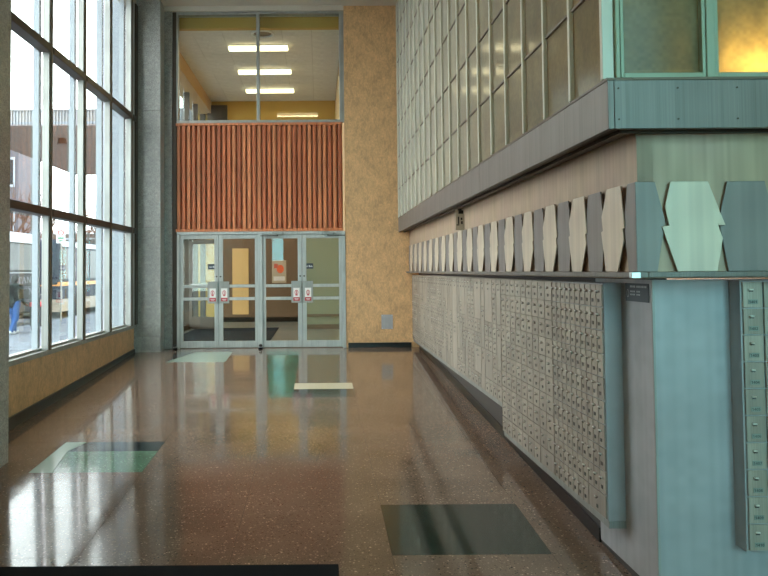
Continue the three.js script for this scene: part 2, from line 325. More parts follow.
function closer(x, dir, label) { const c = thing('door_closer', label, 'door closer', [x, 2.0, BACK]); mk('body', RB(-0.1, 0.1, -0.03, 0.022, 0.015, 0.055, 0.006), M.alu, c); mk('arm', [E(Math.min(0, dir * 0.3), Math.max(0, dir * 0.3), -0.052, -0.038, 0.02, 0.032), E(-0.012, 0.012, -0.05, -0.03, 0.02, 0.04)], M.bronze, c); }
closer(-0.72, -1, 'door closer above the glass leaf next to the centre post');
closer(0.16, 1, 'door closer above the glass leaf beside the tan pilaster');
function stop(x, z, label) { const s = thing('door_stop', label, 'door stop', [x, floorY(z), z]); mk('base', cyl(0.035, 0.04, 0.03, 0, 0.017, 0), M.blackRubber, s); mk('cap', new THREE.SphereGeometry(0.032, 12, 8).translate(0, 0.055, 0), M.black, s); mk('ring', new THREE.TorusGeometry(0.03, 0.006, 6, 14).rotateX(Math.PI / 2).translate(0, 0.035, 0), M.aluBright, s); }
stop(-2.5, BACK + 0.1, 'black door stop on the floor by the granite jamb');
stop(-1.02, BACK + 0.1, 'black door stop on the floor at the centre door post');

// ---------------------------------------------------------------- right side: lower wall, ledge, fascia, clerestory
const WX = 1.587, WZ = -3.63, FX = 1.395, FZ = -3.49;
{
  const w = struct('wall_right', 'brushed tan metal wall strip between the side frieze and the overhang', 'wall');
  mk('side_panel', E(WX, WX + 0.08, 1.284, 2.02, BACK, WZ), M.wallMetal, w);
  const v = struct('wall_right_front', 'brushed pale metal wall strip above the frieze that faces the doors', 'wall');
  mk('front_panel', E(WX + 0.081, 4.9, 1.284, 2.02, WZ - 0.08, WZ), M.wallMetal, v);
  mk('front_edge', E(WX + 0.0005, WX + 0.081, 1.284, 2.02, WZ - 0.004, WZ), M.wallMetal, v);
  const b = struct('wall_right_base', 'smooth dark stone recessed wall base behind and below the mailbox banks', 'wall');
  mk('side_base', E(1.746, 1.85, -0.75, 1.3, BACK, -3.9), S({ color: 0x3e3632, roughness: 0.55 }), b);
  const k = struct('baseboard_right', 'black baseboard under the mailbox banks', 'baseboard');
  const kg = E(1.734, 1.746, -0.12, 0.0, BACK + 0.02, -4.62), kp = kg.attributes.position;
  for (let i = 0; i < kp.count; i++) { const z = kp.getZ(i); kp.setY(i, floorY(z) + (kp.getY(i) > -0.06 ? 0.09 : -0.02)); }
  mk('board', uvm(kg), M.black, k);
  const m = struct('floor_mezzanine', 'floor slab of the room behind the frosted windows', 'floor');
  mk('slab', E(WX + 0.02, 4.9, 2.052, 2.08, BACK, WZ), M.plasterCeil, m);
}
{
  const t = struct('trim_3', 'grey metal fascia under the high frosted windows', 'fascia');
  const zc = [BACK, -9.55, -6.3, FZ];
  for (let k = 0; k < 3; k++) mk('side_plate', RB(FX, FX + 0.03, 2.005, 2.24, zc[k] + 0.0015, zc[k + 1] - 0.0015, 0.003), M.fascia, t);
  mk('front_plate', RB(FX + 0.0305, 4.9, 2.005, 2.24, FZ - 0.03, FZ, 0.003), M.fascia, t);
  mk('soffit', [E(FX + 0.03, WX + 0.02, 2.02, 2.05, BACK, FZ - 0.03), E(WX + 0.02, 4.9, 2.02, 2.05, WZ, FZ - 0.03)], M.bronze, t);
  mk('soffit_channel', [E(FX + 0.09, FX + 0.12, 2.0, 2.02, BACK, FZ - 0.09), E(FX + 0.12, 4.9, 2.0, 2.02, FZ - 0.12, FZ - 0.09)], M.bronze, t);
  mk('sill_cap', [E(FX - 0.004, FX + 0.12, 2.24, 2.252, BACK, FZ - 0.0), E(FX + 0.12, 4.9, 2.24, 2.252, FZ - 0.12, FZ + 0.004)], M.bronzeLight, t);
  for (let k = 0; k < 5; k++) for (const y of [2.05, 2.2]) mk('rivet', new THREE.CylinderGeometry(0.005, 0.005, 0.003, 8).rotateX(Math.PI / 2).translate(FX + 0.05 + k * 0.285, y, FZ + 0.0015), M.bronze, t);
}
{
  const w = struct('window_3', 'long high window of tan frosted panes in silver mullions above the side fascia', 'window');
  const zb = []; for (let k = 0; k <= 20; k++) zb.push(-3.535 - 0.4585 * k);
  const ys = [2.252, 2.75, 3.305, 3.86, 4.415, 4.97, 5.525, CEIL];
  for (let k = 0; k <= 20; k++) mk('mullion', RB(FX - 0.012, FX + 0.045, 2.252, CEIL, zb[k] - 0.016, zb[k] + 0.016, 0.004), M.mullion, w);
  for (let k = 0; k < 20; k++) for (let r = 0; r < 7; r++) {
    mk('pane', E(FX + 0.012, FX + 0.02, ys[r] + 0.008, ys[r + 1] - 0.008, zb[k + 1] + 0.016, zb[k] - 0.016), M.frost, w);
    if (r) mk('transom', RB(FX + 0.0, FX + 0.03, ys[r] - 0.008, ys[r] + 0.008, zb[k + 1] + 0.016, zb[k] - 0.016, 0.002), M.bronzeLight, w);
  }
}
{
  const w = struct('window_4', 'high frosted window in mint green frames above the front fascia', 'window');
  const xs = [1.483, 1.86, 1.94, 2.32, 2.40, 2.78, 2.86, 3.24, 3.32, 3.7, 3.78, 4.16, 4.24, 4.62];
  mk('corner_post', RB(FX + 0.046, 1.463, 2.252, CEIL, FZ - 0.09, FZ - 0.008, 0.005), M.mint, w);
  for (let k = 0; k < 7; k++) {
    const a = xs[2 * k], b = xs[2 * k + 1];
    for (const [y0, y1] of [[2.252, 3.9], [3.9, CEIL]]) {
      mk('frame', [RB(a - 0.018, a, y0 + 0.003, y1 - 0.003, FZ - 0.07, FZ - 0.012, 0.003), RB(b, b + 0.018, y0 + 0.003, y1 - 0.003, FZ - 0.07, FZ - 0.012, 0.003), RB(a, b, y0 + 0.003, y0 + 0.026, FZ - 0.07, FZ - 0.012, 0.003), RB(a, b, y1 - 0.026, y1 - 0.003, FZ - 0.07, FZ - 0.012, 0.003)], M.mint, w);
      mk('pane', E(a, b, y0 + 0.026, y1 - 0.026, FZ - 0.05, FZ - 0.042), M.frost, w);
    }
    mk('mullion', RB(b + 0.0185, b + 0.0615, 2.252, CEIL, FZ - 0.09, FZ - 0.004, 0.005), M.mint, w);
  }
}
// mezzanine room behind the frosted glass
{
  const r = struct('wall_mezzanine', 'mustard walls of the room behind the frosted windows', 'wall');
  mk('back_wall', E(4.7, 4.9, 2.06, CEIL, BACK, WZ - 0.1), M.mustard, r);
  mk('end_wall', E(1.62, 4.9, 2.06, CEIL, BACK - 0.2, BACK), M.mustard, r);
}
function tubeLamp(name, label, pos, len, along, watts, color, group) {
  const l = thing(name, label, 'ceiling light', pos, group);
  const bx = (h, y0, y1, r) => along === 'x' ? RB(-len / 2, len / 2, y0, y1, -h, h, r, 2) : RB(-h, h, y0, y1, -len / 2, len / 2, r, 2);
  mk('housing', bx(0.075, -0.03, 0.0, 0.006), M.white, l);
  mk('diffuser', bx(0.085, -0.1, -0.03, 0.02), M.lampGlow, l);
  const a = new THREE.RectAreaLight(color, watts, along === 'x' ? len : 0.17, along === 'x' ? 0.17 : len);
  a.position.set(0, -0.105, 0); a.rotation.x = -Math.PI / 2; a.name = 'lamp_light'; l.add(a);
  return l;
}
const WARM = 0xffe2b0;
{
  const l = tubeLamp('strip_light', 'warm strip light glowing low behind the front frosted windows', [2.62, 2.30, -3.80], 1.2, 'x', 220, 0xfff0d0);
  l.rotation.x = -Math.PI / 2;
}
tubeLamp('strip_light', 'fluorescent strip light in the room behind the long frosted window', [3.1, CEIL, -8.5], 1.2, 'z', 14, WARM);

for (const [z, w] of [[-4.2, 'in front of the near granite column'], [-1.6, 'directly over the black mat'], [1.0, 'nearest the tinted windows']]) tubeLamp('fluorescent_light', 'unseen fluorescent fill light added to the lobby ceiling ' + w, [-0.6, CEIL, z], 1.2, 'x', 15, WARM, 'added fill lights of the lobby ceiling');  // unseen lobby lamps, added as warm fill

// ledge and jagged frieze
{
  const l = thing('metal_ledge', 'narrow grey metal ledge under the jagged frieze', 'ledge', [0, 0, 0], null, 'structure');
  mk('side_ledge', RB(WX - 0.06, WX + 0.02, 1.289, 1.317, BACK, WZ + 0.06, 0.003), M.fascia, l);
  mk('front_ledge', RB(WX + 0.021, 4.9, 1.289, 1.317, WZ - 0.02, WZ + 0.06, 0.003), M.fascia, l);
  mk('corner_clip', RB(WX - 0.064, WX - 0.02, 1.286, 1.316, WZ + 0.03, WZ + 0.064, 0.003), M.aluBright, l);
}
{
  const f = thing('metal_frieze', 'frieze of overlapping jagged metal panels, light and dark in turn', 'frieze', [0, 0, 0], null, 'structure');
  const sc = 0.442 / 0.431;
  const lightPts = [[-0.111, 0.431], [0.072, 0.431], [0.153, 0.221], [0.117, 0.221], [0.139, 0.157], [0.108, 0], [-0.085, 0], [-0.158, 0.2145], [-0.122, 0.218], [-0.141, 0.312]].map(([x, y]) => [x, y * sc]);
  const darkPts = [[-0.092, 0.442], [0.092, 0.442], [0.138, 0.25], [0.095, 0], [-0.095, 0], [-0.138, 0.25]];
  const halfR = [[0, 0.442], [0.092, 0.442], [0.138, 0.25], [0.095, 0], [0, 0]];
  const lgS = uvm(prism([[-0.065, 0.442], [-0.145, 0.3], [-0.13, 0.222], [-0.155, 0.215], [-0.1, 0], [0.055, 0], [0.14, 0.16], [0.125, 0.22], [0.15, 0.225], [0.115, 0.442]], 0.003)), lg = uvm(prism(lightPts, 0.003)), dg = uvm(prism(darkPts, 0.003)), hg = uvm(prism(halfR, 0.003)), hgL = uvm(prism(halfR.map(([x, y]) => [-x, y]).reverse(), 0.003));
  const put = (name, g, m, pos, side) => { const o = mk(name, g, m, f); o.position.set(...pos); if (side) o.rotation.y = -Math.PI / 2; return o; };
  const y = 1.319;
  for (let k = 0; k < 17; k++) {
    const z = WZ - 0.255 - 0.53 * k;
    put('light_panel', lgS, M.zigLight, [WX - 0.022 + 0.001 * (k % 2), y, z], true);
    if (z - 0.265 > BACK + 0.14) put('dark_panel', dg, M.zigDark, [WX - 0.015, y, z - 0.265], true);
  }
  put('dark_panel', hgL, M.zigDark, [WX - 0.015, y, WZ + 0.018], true);
  put('dark_panel', hg, M.zigDark, [WX - 0.014, y, WZ + 0.015], false);
  for (let k = 0; k < 6; k++) {
    put('light_panel', lg, M.zigLight, [WX + 0.265 + 0.53 * k, y, WZ + 0.022], false);
    put('dark_panel', dg, M.zigDark, [WX + 0.53 * (k + 1), y, WZ + 0.014], false);
  }
}
// paper notice on the wall strip
{
  const n = thing('paper_notice', 'small paper notice hanging from the overhang above the frieze', 'notice', [WX - 0.05, 1.765, -7.95]);
  const t = canvasTex(64, 128, (x) => { x.fillStyle = '#d8cdb8'; x.fillRect(0, 0, 64, 128); x.fillStyle = '#3c342c'; x.fillRect(22, 4, 36, 22); x.fillRect(18, 44, 9, 46); x.fillRect(38, 50, 12, 14); x.fillRect(40, 72, 12, 18); x.fillRect(8, 92, 20, 6); });
  mk('sheet', uvFace(RB(-0.048, 0.048, 0, 0.225, -0.001, 0.001, 0.0005), -0.048, 0, 0.096, 0.225), S({ map: t, roughness: 0.8 }), n);
  mk('clip', RB(-0.02, 0.02, 0.215, 0.236, -0.004, 0.004, 0.001), M.bronze, n);
}

// pedestal housing at the corner
const PX = 1.735, PZ = -3.82;
{
  const p = thing('metal_housing', 'tall plain metal housing at the corner of the mailbox banks', 'housing', [0, 0, 0], null, 'structure');
  mk('side_sheet', E(PX, PX + 0.004, -0.34, 1.275, -4.6, PZ), M.pedestal, p);
  mk('front_sheet', E(PX + 0.004, 4.9, -0.42, 1.275, PZ - 0.004, PZ), M.pedestal, p);
  mk('corner_bead', RB(PX - 0.002, PX + 0.012, -0.36, 1.275, PZ - 0.012, PZ + 0.002, 0.003), M.alu, p);
  mk('plinth', E(PX + 0.02, 4.9, -0.8, -0.42, PZ - 0.3, PZ - 0.02), M.black, p);
}
{
  const t = canvasTex(256, 128, (x) => { x.fillStyle = '#343c42'; x.fillRect(0, 0, 256, 128); x.strokeStyle = '#a8a4a8'; x.lineWidth = 4; x.beginPath(); x.ellipse(28, 72, 12, 26, 0, 0, 7); x.stroke(); x.fillStyle = '#b4b6b8'; const row = (y, h, ws, x0) => { let q = x0; for (const w of ws) { x.fillRect(q, y, w, h); q += w + 5; } }; row(16, 14, [10, 12, 9, 12, 0, 0, 12, 10, 12, 8, 12, 10, 12], 56); row(52, 11, [9, 10, 9, 10, 0, 0, 0, 10, 8, 9], 56); row(74, 11, [10, 9, 9, 9, 0, 0, 0, 9, 9, 10], 56); });
  const n = thing('notice_plate', 'small dark plate with pale lettering on the metal housing', 'sign', [PX - 0.004, 1.203, -4.0]);
  const g = RB(0, 0.003, -0.05, 0.05, -0.145, 0.145, 0.0008); const p = g.attributes.position, uv = g.attributes.uv; for (let i = 0; i < p.count; i++) uv.setXY(i, (p.getZ(i) + 0.145) / 0.29, (p.getY(i) + 0.05) / 0.1);
  mk('plate', g, S({ map: t, roughness: 0.45 }), n);
}

// ---------------------------------------------------------------- mailbox banks
const lockGeo = (() => merge([colored(new THREE.CylinderGeometry(0.0085, 0.0085, 0.008, 10).rotateX(Math.PI / 2).translate(0, 0, 0.004), [0.62, 0.6, 0.56]), colored(new RoundedBoxGeometry(0.022, 0.0075, 0.010, 1, 0.002).translate(0, 0.004, 0.009), [0.85, 0.84, 0.8]), colored(new THREE.BoxGeometry(0.018, 0.006, 0.003).translate(0, -0.004, 0.0085), [0.02, 0.02, 0.02])]))();
const plateGeo = new RoundedBoxGeometry(0.024, 0.02, 0.003, 1, 0.001);
const doorGeos = {};
function boxDoorGeo(w, h, v) {
  const k = [w.toFixed(3), h.toFixed(3), v].join();
  if (!doorGeos[k]) {
    const o = v * 0.23, uvo = (g) => uvm(g.translate(o, o * 0.7, 0)).translate(-o, -o * 0.7, 0);
    doorGeos[k] = merge([uvo(new RoundedBoxGeometry(w - 0.006, h - 0.006, 0.008, 1, 0.0025).translate(0, 0, 0.004)), uvo(new THREE.BoxGeometry(0.0035, h - 0.01, 0.004).translate(-w / 2 + 0.0055, 0, 0.0095))]);
  }
  return doorGeos[k];
}
const doorMats = [M.boxDoor, M.boxDoorB, M.boxDoorC];
// a bank in its own axes: x along its face, y up, z out of the face
function bank(name, label, pos, turn, W, H, D, cells, opts = {}) {
  const b = thing(name, label, 'mailboxes', pos, opts.group); b.rotation.y = turn;
  mk('case', RB(0, W, 0, H, -D, 0, 0.003), opts.caseMat || M.boxFrame, b);
  if (opts.rim) mk('rim', RB(0.0, W, -0.042, 0.0, -D, -0.004, 0.003), M.alu, b);
  for (const [x, y, w, h, num] of cells) {
    const d = mk('box_door', boxDoorGeo(w, h, Math.floor(rnd() * 3)), doorMats[Math.floor(rnd() * 3)], b);
    d.position.set(x + w / 2, y + h / 2, 0.0005); d.rotation.z = (rnd() - 0.5) * 0.003;
    const k = mk('lock', lockGeo, M.lock, d); k.position.set(w > 0.13 && w < 0.2 ? 0 : w >= 0.2 ? 0 : -w * 0.1, h / 2 - Math.min(0.045, h * 0.33), 0.008);
    const pm = num ? numberMat(num) : M.numPlate;
    const q = mk('number_plate', num ? numGeo : plateGeo, pm, d); q.position.set(k.position.x + (num ? 0.012 : 0.004), k.position.y - (num ? 0.058 : 0.052), 0.0095);
  }
  return b;
}
const numGeo = uvFace(uvm(new RoundedBoxGeometry(0.05, 0.024, 0.003, 1, 0.001)), -0.025, -0.012, 0.05, 0.024);
function numberMat(n) { return S({ map: canvasTex(64, 32, (x) => { x.fillStyle = '#8b948c'; x.fillRect(0, 0, 64, 32); x.fillStyle = '#262a2a'; x.font = 'bold 25px sans-serif'; x.textAlign = 'center'; x.textBaseline = 'middle'; x.fillText(String(n), 32, 17); }), roughness: 0.5 }); }
const grid = (W, H, c, r, x0 = 0.006, y0 = 0.006) => { const o = [], w = (W - 2 * x0) / c, h = (H - 2 * y0) / r; for (let j = 0; j < r; j++) for (let i = 0; i < c; i++) o.push([x0 + i * w, y0 + j * h, w, h]); return o; };
const BX = 1.632, TURN = -Math.PI / 2;      // turned so that local x runs along +z and local z points to -x
// local x -> world z (with TURN = -90 deg: x axis -> +z), local z -> -x
{
  const H = 1.352, W = 0.915, cells = grid(W, H, 10, 10).filter(([x, y]) => !(y < 0.05 && x > W * 0.69)), w = (W - 0.012) / 10, h = (H - 0.012) / 10;
  cells.push([0.006 + 7 * w, 0.006, 3 * w, h]);
  const b = bank('mailbox_bank', 'bank of narrow metal post office boxes ending at the corner housing', [BX, -0.1, -5.125], TURN, W, H, 0.103, cells, { group: 'mailbox banks along the side wall', caseMat: M.pedestal, rim: true });
}
{
  const H = 1.352, W = 1.438, c = 9, w = (W - 0.012) / c, h = (H - 0.012) / 10;
  const cells = grid(W, H, c, 10).filter(([x, y]) => !(y < 0.05 && x > W * 0.77));
  cells.push([0.006 + 7 * w, 0.006, 2 * w, h]);
  bank('mailbox_bank', 'bank of wider metal post office boxes beside the narrow-box bank, hanging low', [BX, -0.1, -6.565], TURN, W, H, 0.103, cells, { group: 'mailbox banks along the side wall', rim: true });
}
// far units with mixed doors, hung higher
{
  const y0 = 0.14, H = 1.112, N = 8, h = (H - 0.012) / N;
  const units = [
    ['mixed mailbox unit with tall and large doors next to the low-hanging bank', 1.30],
    ['mixed mailbox unit second from the low-hanging bank', 1.25],
    ['mailbox unit midway between the low-hanging bank and the pilaster', 1.25],
    ['mixed mailbox unit second from the tan pilaster', 1.22],
    ['mixed mailbox unit touching the tan pilaster', 1.20]];
  let z = -6.57;
  const pat = [[4, 4], [1, 1, 3, 1, 2], [1, 1, 1, 1, 1, 1, 1, 1], [3, 3, 2], [1, 2, 1, 1, 3], [1, 3, 1, 1, 1, 1], [2, 1, 1, 1, 3], [1, 1, 3, 3]];
  units.forEach(([label, W], u) => {
    const c = 8, w = (W - 0.012) / c, cells = [];
    let i = 0;
    while (i < c) {
      const wide = i < c - 1 && rnd() < 0.28 ? 2 : 1, p = pat[(i * 3 + u * 5 + Math.floor(rnd() * 3)) % pat.length];
      let y = 0;
      for (const q of p) {
        if (q === 1 && wide === 2) { cells.push([0.006 + i * w, 0.006 + y * h, w, h], [0.006 + (i + 1) * w, 0.006 + y * h, w, h]); } else cells.push([0.006 + i * w, 0.006 + y * h, w * wide, h * q]);
        y += q;
      }
      i += wide;
    }
    bank('mailbox_bank', label, [BX, y0, z - W], TURN, W - 0.002, H, 0.103, cells, { group: 'mailbox banks along the side wall', rim: true });
    z -= W;
  });
}
// front bank facing the camera, with numbers
{
  const H = 1.36, c = 8, w = 0.1065, W = c * w + 0.012, cells = grid(W, H, c, 10);
  for (const q of cells) { const col = Math.floor(q[0] / w + 0.2), row = 9 - Math.floor(q[1] / (H / 10) + 0.1); if (col < 2) q.push(1401 + row + 10 * col); }
  bank('mailbox_bank', 'bank of numbered post office boxes standing proud of the front of the housing', [2.133, -0.09, PZ + 0.1], 0, W, H, 0.099, cells, { caseMat: M.pedestal });
}

// ---------------------------------------------------------------- floor mat in the lobby
{
  const m = thing('floor_mat', 'black rubber floor mat on the terrazzo in front of the camera', 'mat', [0, floorY(-3.4), -3.4]); m.rotation.x = TILT;
  mk('mat', RB(-3.0, 0.1, 0.0005, 0.009, -0.93, 1.4, 0.004), M.blackRubber, m);
}

// ---------------------------------------------------------------- vestibule beyond the doors
const VB = -19.5, VC = 5.9;
{
  const f = struct('floor_vestibule', 'grey terrazzo floor of the vestibule behind the glass doors', 'floor');
  mk('slab', E(-3.3, 1.0, -0.2, 0.0, VB - 0.2, BACK - 0.02), M.vestFloor, f);
  const w = struct('wall_vestibule', 'mustard and brown walls of the vestibule behind the glass doors', 'wall');
  mk('back_wall', E(-3.3, 1.0, 0, VC + 0.3, VB - 0.2, VB), M.mustard, w);
  mk('right_wall', E(0.47, 0.6, 0, VC + 0.3, VB, BACK - 0.35), M.tan, w);
  mk('brown_panel', RB(-2.55, -0.2, 0.12, 2.6, VB, VB + 0.03, 0.004), M.brownPanel, w);
  mk('sun_patch_panel', RB(-2.3, -1.87, 0.2, 1.95, VB + 0.03, VB + 0.05, 0.004), M.sunPatchTan, w);  // lighter tan painted in for a patch of sunlight on the wall
  mk('baseboard', E(-3.0, 0.47, 0, 0.13, VB, VB + 0.02), M.black, w);
  mk('dark_pier', E(-2.95, -2.42, 2.6, VC - 0.12, VB, VB + 0.1), M.bronze, w);
  mk('side_beam', E(-3.3, -2.85, 5.56, VC, VB, BACK - 0.3), M.tan, w);
  mk('front_beam', E(-2.85, 0.47, 5.7, VC, BACK - 0.32, BACK - 0.2), M.mustard, w);
  const pw = struct('pale_green_panel', 'pale green upright panel inside the vestibule', 'wall');
  mk('panel', E(-0.36, 0.468, 0.0, 2.7, -17.1, -17.0), M.paleGreen, pw);  // pale green panel behind the pilaster-side door leaf
  mk('rail', E(-0.36, 0.468, 0.28, 0.34, -17.0, -16.97), M.bronzeLight, pw);
  mk('base', E(-0.36, 0.468, 0.0, 0.1, -17.0, -16.98), M.bronzeLight, pw);
  const c = struct('ceiling_vestibule', 'tiled ceiling of the vestibule with fluorescent lights', 'ceiling');
  mk('grid', E(-3.3, 0.6, VC + 0.012, VC + 0.3, VB, BACK - 0.3), M.ceilGrid, c);
  const tg = uvm(new RoundedBoxGeometry(0.566, 0.014, 0.6, 1, 0.003));
  for (let i = 0; i < 6; i++) for (let j = 0; j < 11; j++) { const t = mk('ceiling_tile', tg, M.ceilTile, c); t.position.set(-2.68 + i * 0.572, VC + 0.0065, VB + 0.31 + j * 0.606); }
}
for (const [z, w] of [[-14.64, 'before the round ceiling ring'], [-16.4, 'in the middle of the vestibule ceiling'], [-18.15, 'nearest the mustard wall']])
  tubeLamp('fluorescent_light', 'lit fluorescent ceiling light ' + w, [-1.19, VC, z], 1.2, 'x', 9, WARM, 'fluorescent ceiling lights of the vestibule');
{
  const r = thing('ceiling_ring', 'round white ring fixture on the vestibule ceiling', 'ceiling vent', [-1.04, VC, -13.8]);
  mk('ring', new THREE.TorusGeometry(0.2, 0.025, 8, 28).rotateX(Math.PI / 2).translate(0, -0.04, 0), M.white, r);
  mk('disc', cyl(0.19, 0.19, 0.03, 0, -0.016, 0, 24), M.bronzeLight, r);
}
// street side of the vestibule: bronze storefront
{
  const w = struct('window_5', 'bronze storefront windows on the street side of the vestibule', 'window');
  const zs = [-19.5, -18.3, -17.1, -15.9, -14.7, -13.5, -12.9];
  zs.forEach((z) => mk('mullion', RB(-3.16, -3.02, 0, 5.56, z - 0.03, z + 0.03, 0.005), M.bronze, w));
  for (let k = 0; k < zs.length - 1; k++) {
    const a = zs[k] + 0.03, b = zs[k + 1] - 0.03;
    for (const [y0, y1] of [[0.0, 0.12], [2.1, 2.2]]) mk('rail', RB(-3.14, -3.04, y0, y1, a, b, 0.004), M.bronze, w);
    for (const [y0, y1] of [[0.12, 2.1], [2.2, 5.56]]) mk('pane', E(-3.095, -3.087, y0, y1, a, b), M.glass, w);
    if (k < 2) mk('push_bar', RB(-3.03, -3.0, 1.0, 1.06, a, b, 0.006), M.bronze, w);
  }
}
{
  const d = struct('door_5', 'open bronze street door standing ajar inside the vestibule', 'door', [-3.02, 0, -17.08]); d.rotation.y = -0.42;
  mk('stile', RB(0, 0.09, 0.02, 2.08, -0.022, 0.022, 0.004), M.bronze, d); mk('stile', RB(0.81, 0.9, 0.02, 2.08, -0.022, 0.022, 0.004), M.bronze, d);
  mk('top_rail', RB(0.09, 0.81, 1.98, 2.08, -0.022, 0.022, 0.004), M.bronze, d); mk('bottom_rail', RB(0.09, 0.81, 0.02, 0.3, -0.022, 0.022, 0.004), M.bronze, d);
  mk('pane', E(0.09, 0.81, 0.3, 1.98, -0.004, 0.004), M.glass, d); mk('push_bar', RB(0.06, 0.84, 1.0, 1.06, 0.03, 0.055, 0.006), M.alu, d);
}
{
  const m = thing('floor_mat', 'dark ribbed mat on the vestibule floor behind the glass doors', 'mat', [-1.9, 0, -15.2]);
  mk('mat', RB(-1.0, 0.95, 0.0005, 0.012, -2.1, 1.9, 0.004), M.blackRubber, m);
}
{
  const t = canvasTex(96, 128, (x) => { x.fillStyle = '#b59a80'; x.fillRect(0, 0, 96, 128); x.fillStyle = '#e05a30'; x.beginPath(); x.arc(56, 50, 24, 0, 7); x.fill(); x.fillStyle = '#c0503c'; x.fillRect(14, 20, 26, 26); x.fillStyle = '#dcc8c0'; x.fillRect(10, 92, 76, 24); });  // orange spot painted in for a reflection in the door glass
  const p = thing('reflection_card', 'small poster with an orange red glass reflection painted on it, on the brown vestibule wall', 'card', [-1.06, 1.33, VB + 0.03]);
  mk('sheet', uvFace(RB(-0.19, 0.19, -0.3, 0.3, 0, 0.006, 0.001), -0.19, -0.3, 0.38, 0.6), S({ map: t, roughness: 0.7 }), p);
}

// ---------------------------------------------------------------- wall and windows behind the camera, right end
{
  const w = struct('wall_right_end', 'tan wall closing the lobby past the numbered mailboxes', 'wall');
  mk('facing', E(4.9, 5.1, -1.2, CEIL + 0.2, BACK, 3.4), M.trav, w);
  const f = struct('wall_front', 'stone wall below and beside the tinted windows behind the camera', 'wall');
  mk('dado', E(-3.3, 5.0, -1.3, 0.3, 3.1, 3.4), M.trav, f); mk('header', E(-3.3, 5.0, 5.3, CEIL, 3.1, 3.4), M.plasterCeil, f);
  mk('pier', E(-3.3, -1.85, 0.3, 5.3, 3.1, 3.4), M.trav, f); mk('pier', E(-1.4, 0.78, 0.3, 5.3, 3.1, 3.4), M.trav, f); mk('spandrel', E(-1.85, -1.4, 0.3, 1.75, 3.1, 3.4), M.trav, f);
  const g = struct('window_6', 'tinted street windows behind the camera', 'window');
  for (let k = 0; k <= 3; k++) mk('mullion', RB(0.81 + k * 1.36 - 0.03, 0.81 + k * 1.36 + 0.03, 0.3, 5.3, 3.15, 3.28, 0.005), M.alu, g);
  for (let k = 0; k < 3; k++) mk('pane', E(0.84 + k * 1.36, 2.14 + k * 1.36, 0.3, 5.3, 3.2, 3.208), M.glassGreen, g);
  mk('pane', E(-1.85, -1.4, 1.75, 5.3, 3.2, 3.208), M.glassGreen, g);
}

// ---------------------------------------------------------------- street outside
const GY = -0.12;
info(mk('sidewalk', E(-8.2, -3.34, GY - 0.3, GY, -70, 12), M.concrete), 'pale concrete sidewalk outside the street windows', 'sidewalk', null, 'structure');
info(mk('road', E(-40, -8.2, GY - 0.4, GY - 0.12, -110, 30), M.road), 'grey asphalt street beyond the sidewalk', 'road', null, 'structure');
info(mk('plaza', E(-8.2, 40, GY - 0.5, GY - 0.2, 3.4, 40), M.concrete), 'pale paving outside behind the camera', 'paving', null, 'structure');
// vehicles: side towards the building at x = X
const vehWhite = S({ color: 0xb4b8be, roughness: 0.4 }), vehGlass = Ph({ color: 0x20272b, roughness: 0.3, specularIntensity: 0.35 }), vehCream = S({ color: 0x9c9080, roughness: 0.5 }), vehBlue = Ph({ color: 0x1b2236, roughness: 0.6, specularIntensity: 0.4 }), vehOrange = S({ color: 0xd8964a, roughness: 0.5 }), tyre = S({ color: 0x17171a, roughness: 0.9 });
function wheel(p, x, z, r) { const w = mk('wheel', new THREE.CylinderGeometry(r, r, 0.25, 20).rotateZ(Math.PI / 2).translate(x, r, z), tyre, p); mk('hub', new THREE.CylinderGeometry(r * 0.5, r * 0.55, 0.03, 16).rotateZ(Math.PI / 2).translate(x + 0.13, r, z), M.alu, w); }
{
  const v = thing('shuttle_van', 'white shuttle van with a dark lower band and lettering parked on the street', 'van', [-10.0, GY - 0.12, -20.2]);
  mk('body', RB(-1.0, 1.0, 1.5, 2.82, -3.1, 3.3, 0.16, 4), vehWhite, v);
  const lt = canvasTex(1024, 160, (x) => { x.fillStyle = '#41454f'; x.fillRect(0, 0, 1024, 160); x.fillStyle = '#d4d6da'; x.font = 'bold 36px serif'; x.textAlign = 'right'; x.save(); x.scale(2.1, 1); x.fillText('METROPOLITAN', 960 / 2.1, 40); x.fillText('N', 985 / 2.1, 88); x.restore(); });
  const band = RB(-0.99, 1.005, 0.38, 1.57, -3.1, 3.3, 0.03, 2), p = band.attributes.position, uv = band.attributes.uv; for (let i = 0; i < p.count; i++) uv.setXY(i, (3.3 - p.getZ(i)) / 6.4, (p.getY(i) - 0.38) / 1.19);
  mk('lower_band', band, Ph({ map: lt, color: 0x8c8c94, roughness: 0.6, specularIntensity: 0.4 }), v);
  for (const [a, b] of [[1.0, 2.9], [-0.9, 0.8], [-2.75, -1.1]]) { const w = mk('window', RB(0.99, 1.012, 1.66, 2.46, a, b, 0.01, 2), vehGlass, v); mk('rubber_edge', [RB(0.995, 1.016, 1.62, 1.66, a - 0.04, b + 0.04, 0.005), RB(0.995, 1.016, 2.46, 2.5, a - 0.04, b + 0.04, 0.005), RB(0.995, 1.016, 1.62, 2.5, a - 0.04, a, 0.005), RB(0.995, 1.016, 1.62, 2.5, b, b + 0.04, 0.005)], tyre, w); }
  mk('bumper', RB(-0.95, 0.95, 0.3, 0.5, -3.2, -3.08, 0.03, 2), M.alu, v);
  for (const z of [-0.3, 2.4]) for (const x of [-0.85, 0.88]) wheel(v, x, z, 0.38);
  mk('tail_light', RB(0.98, 1.02, 1.2, 1.4, -3.02, -2.9, 0.01), M.red, v);
}
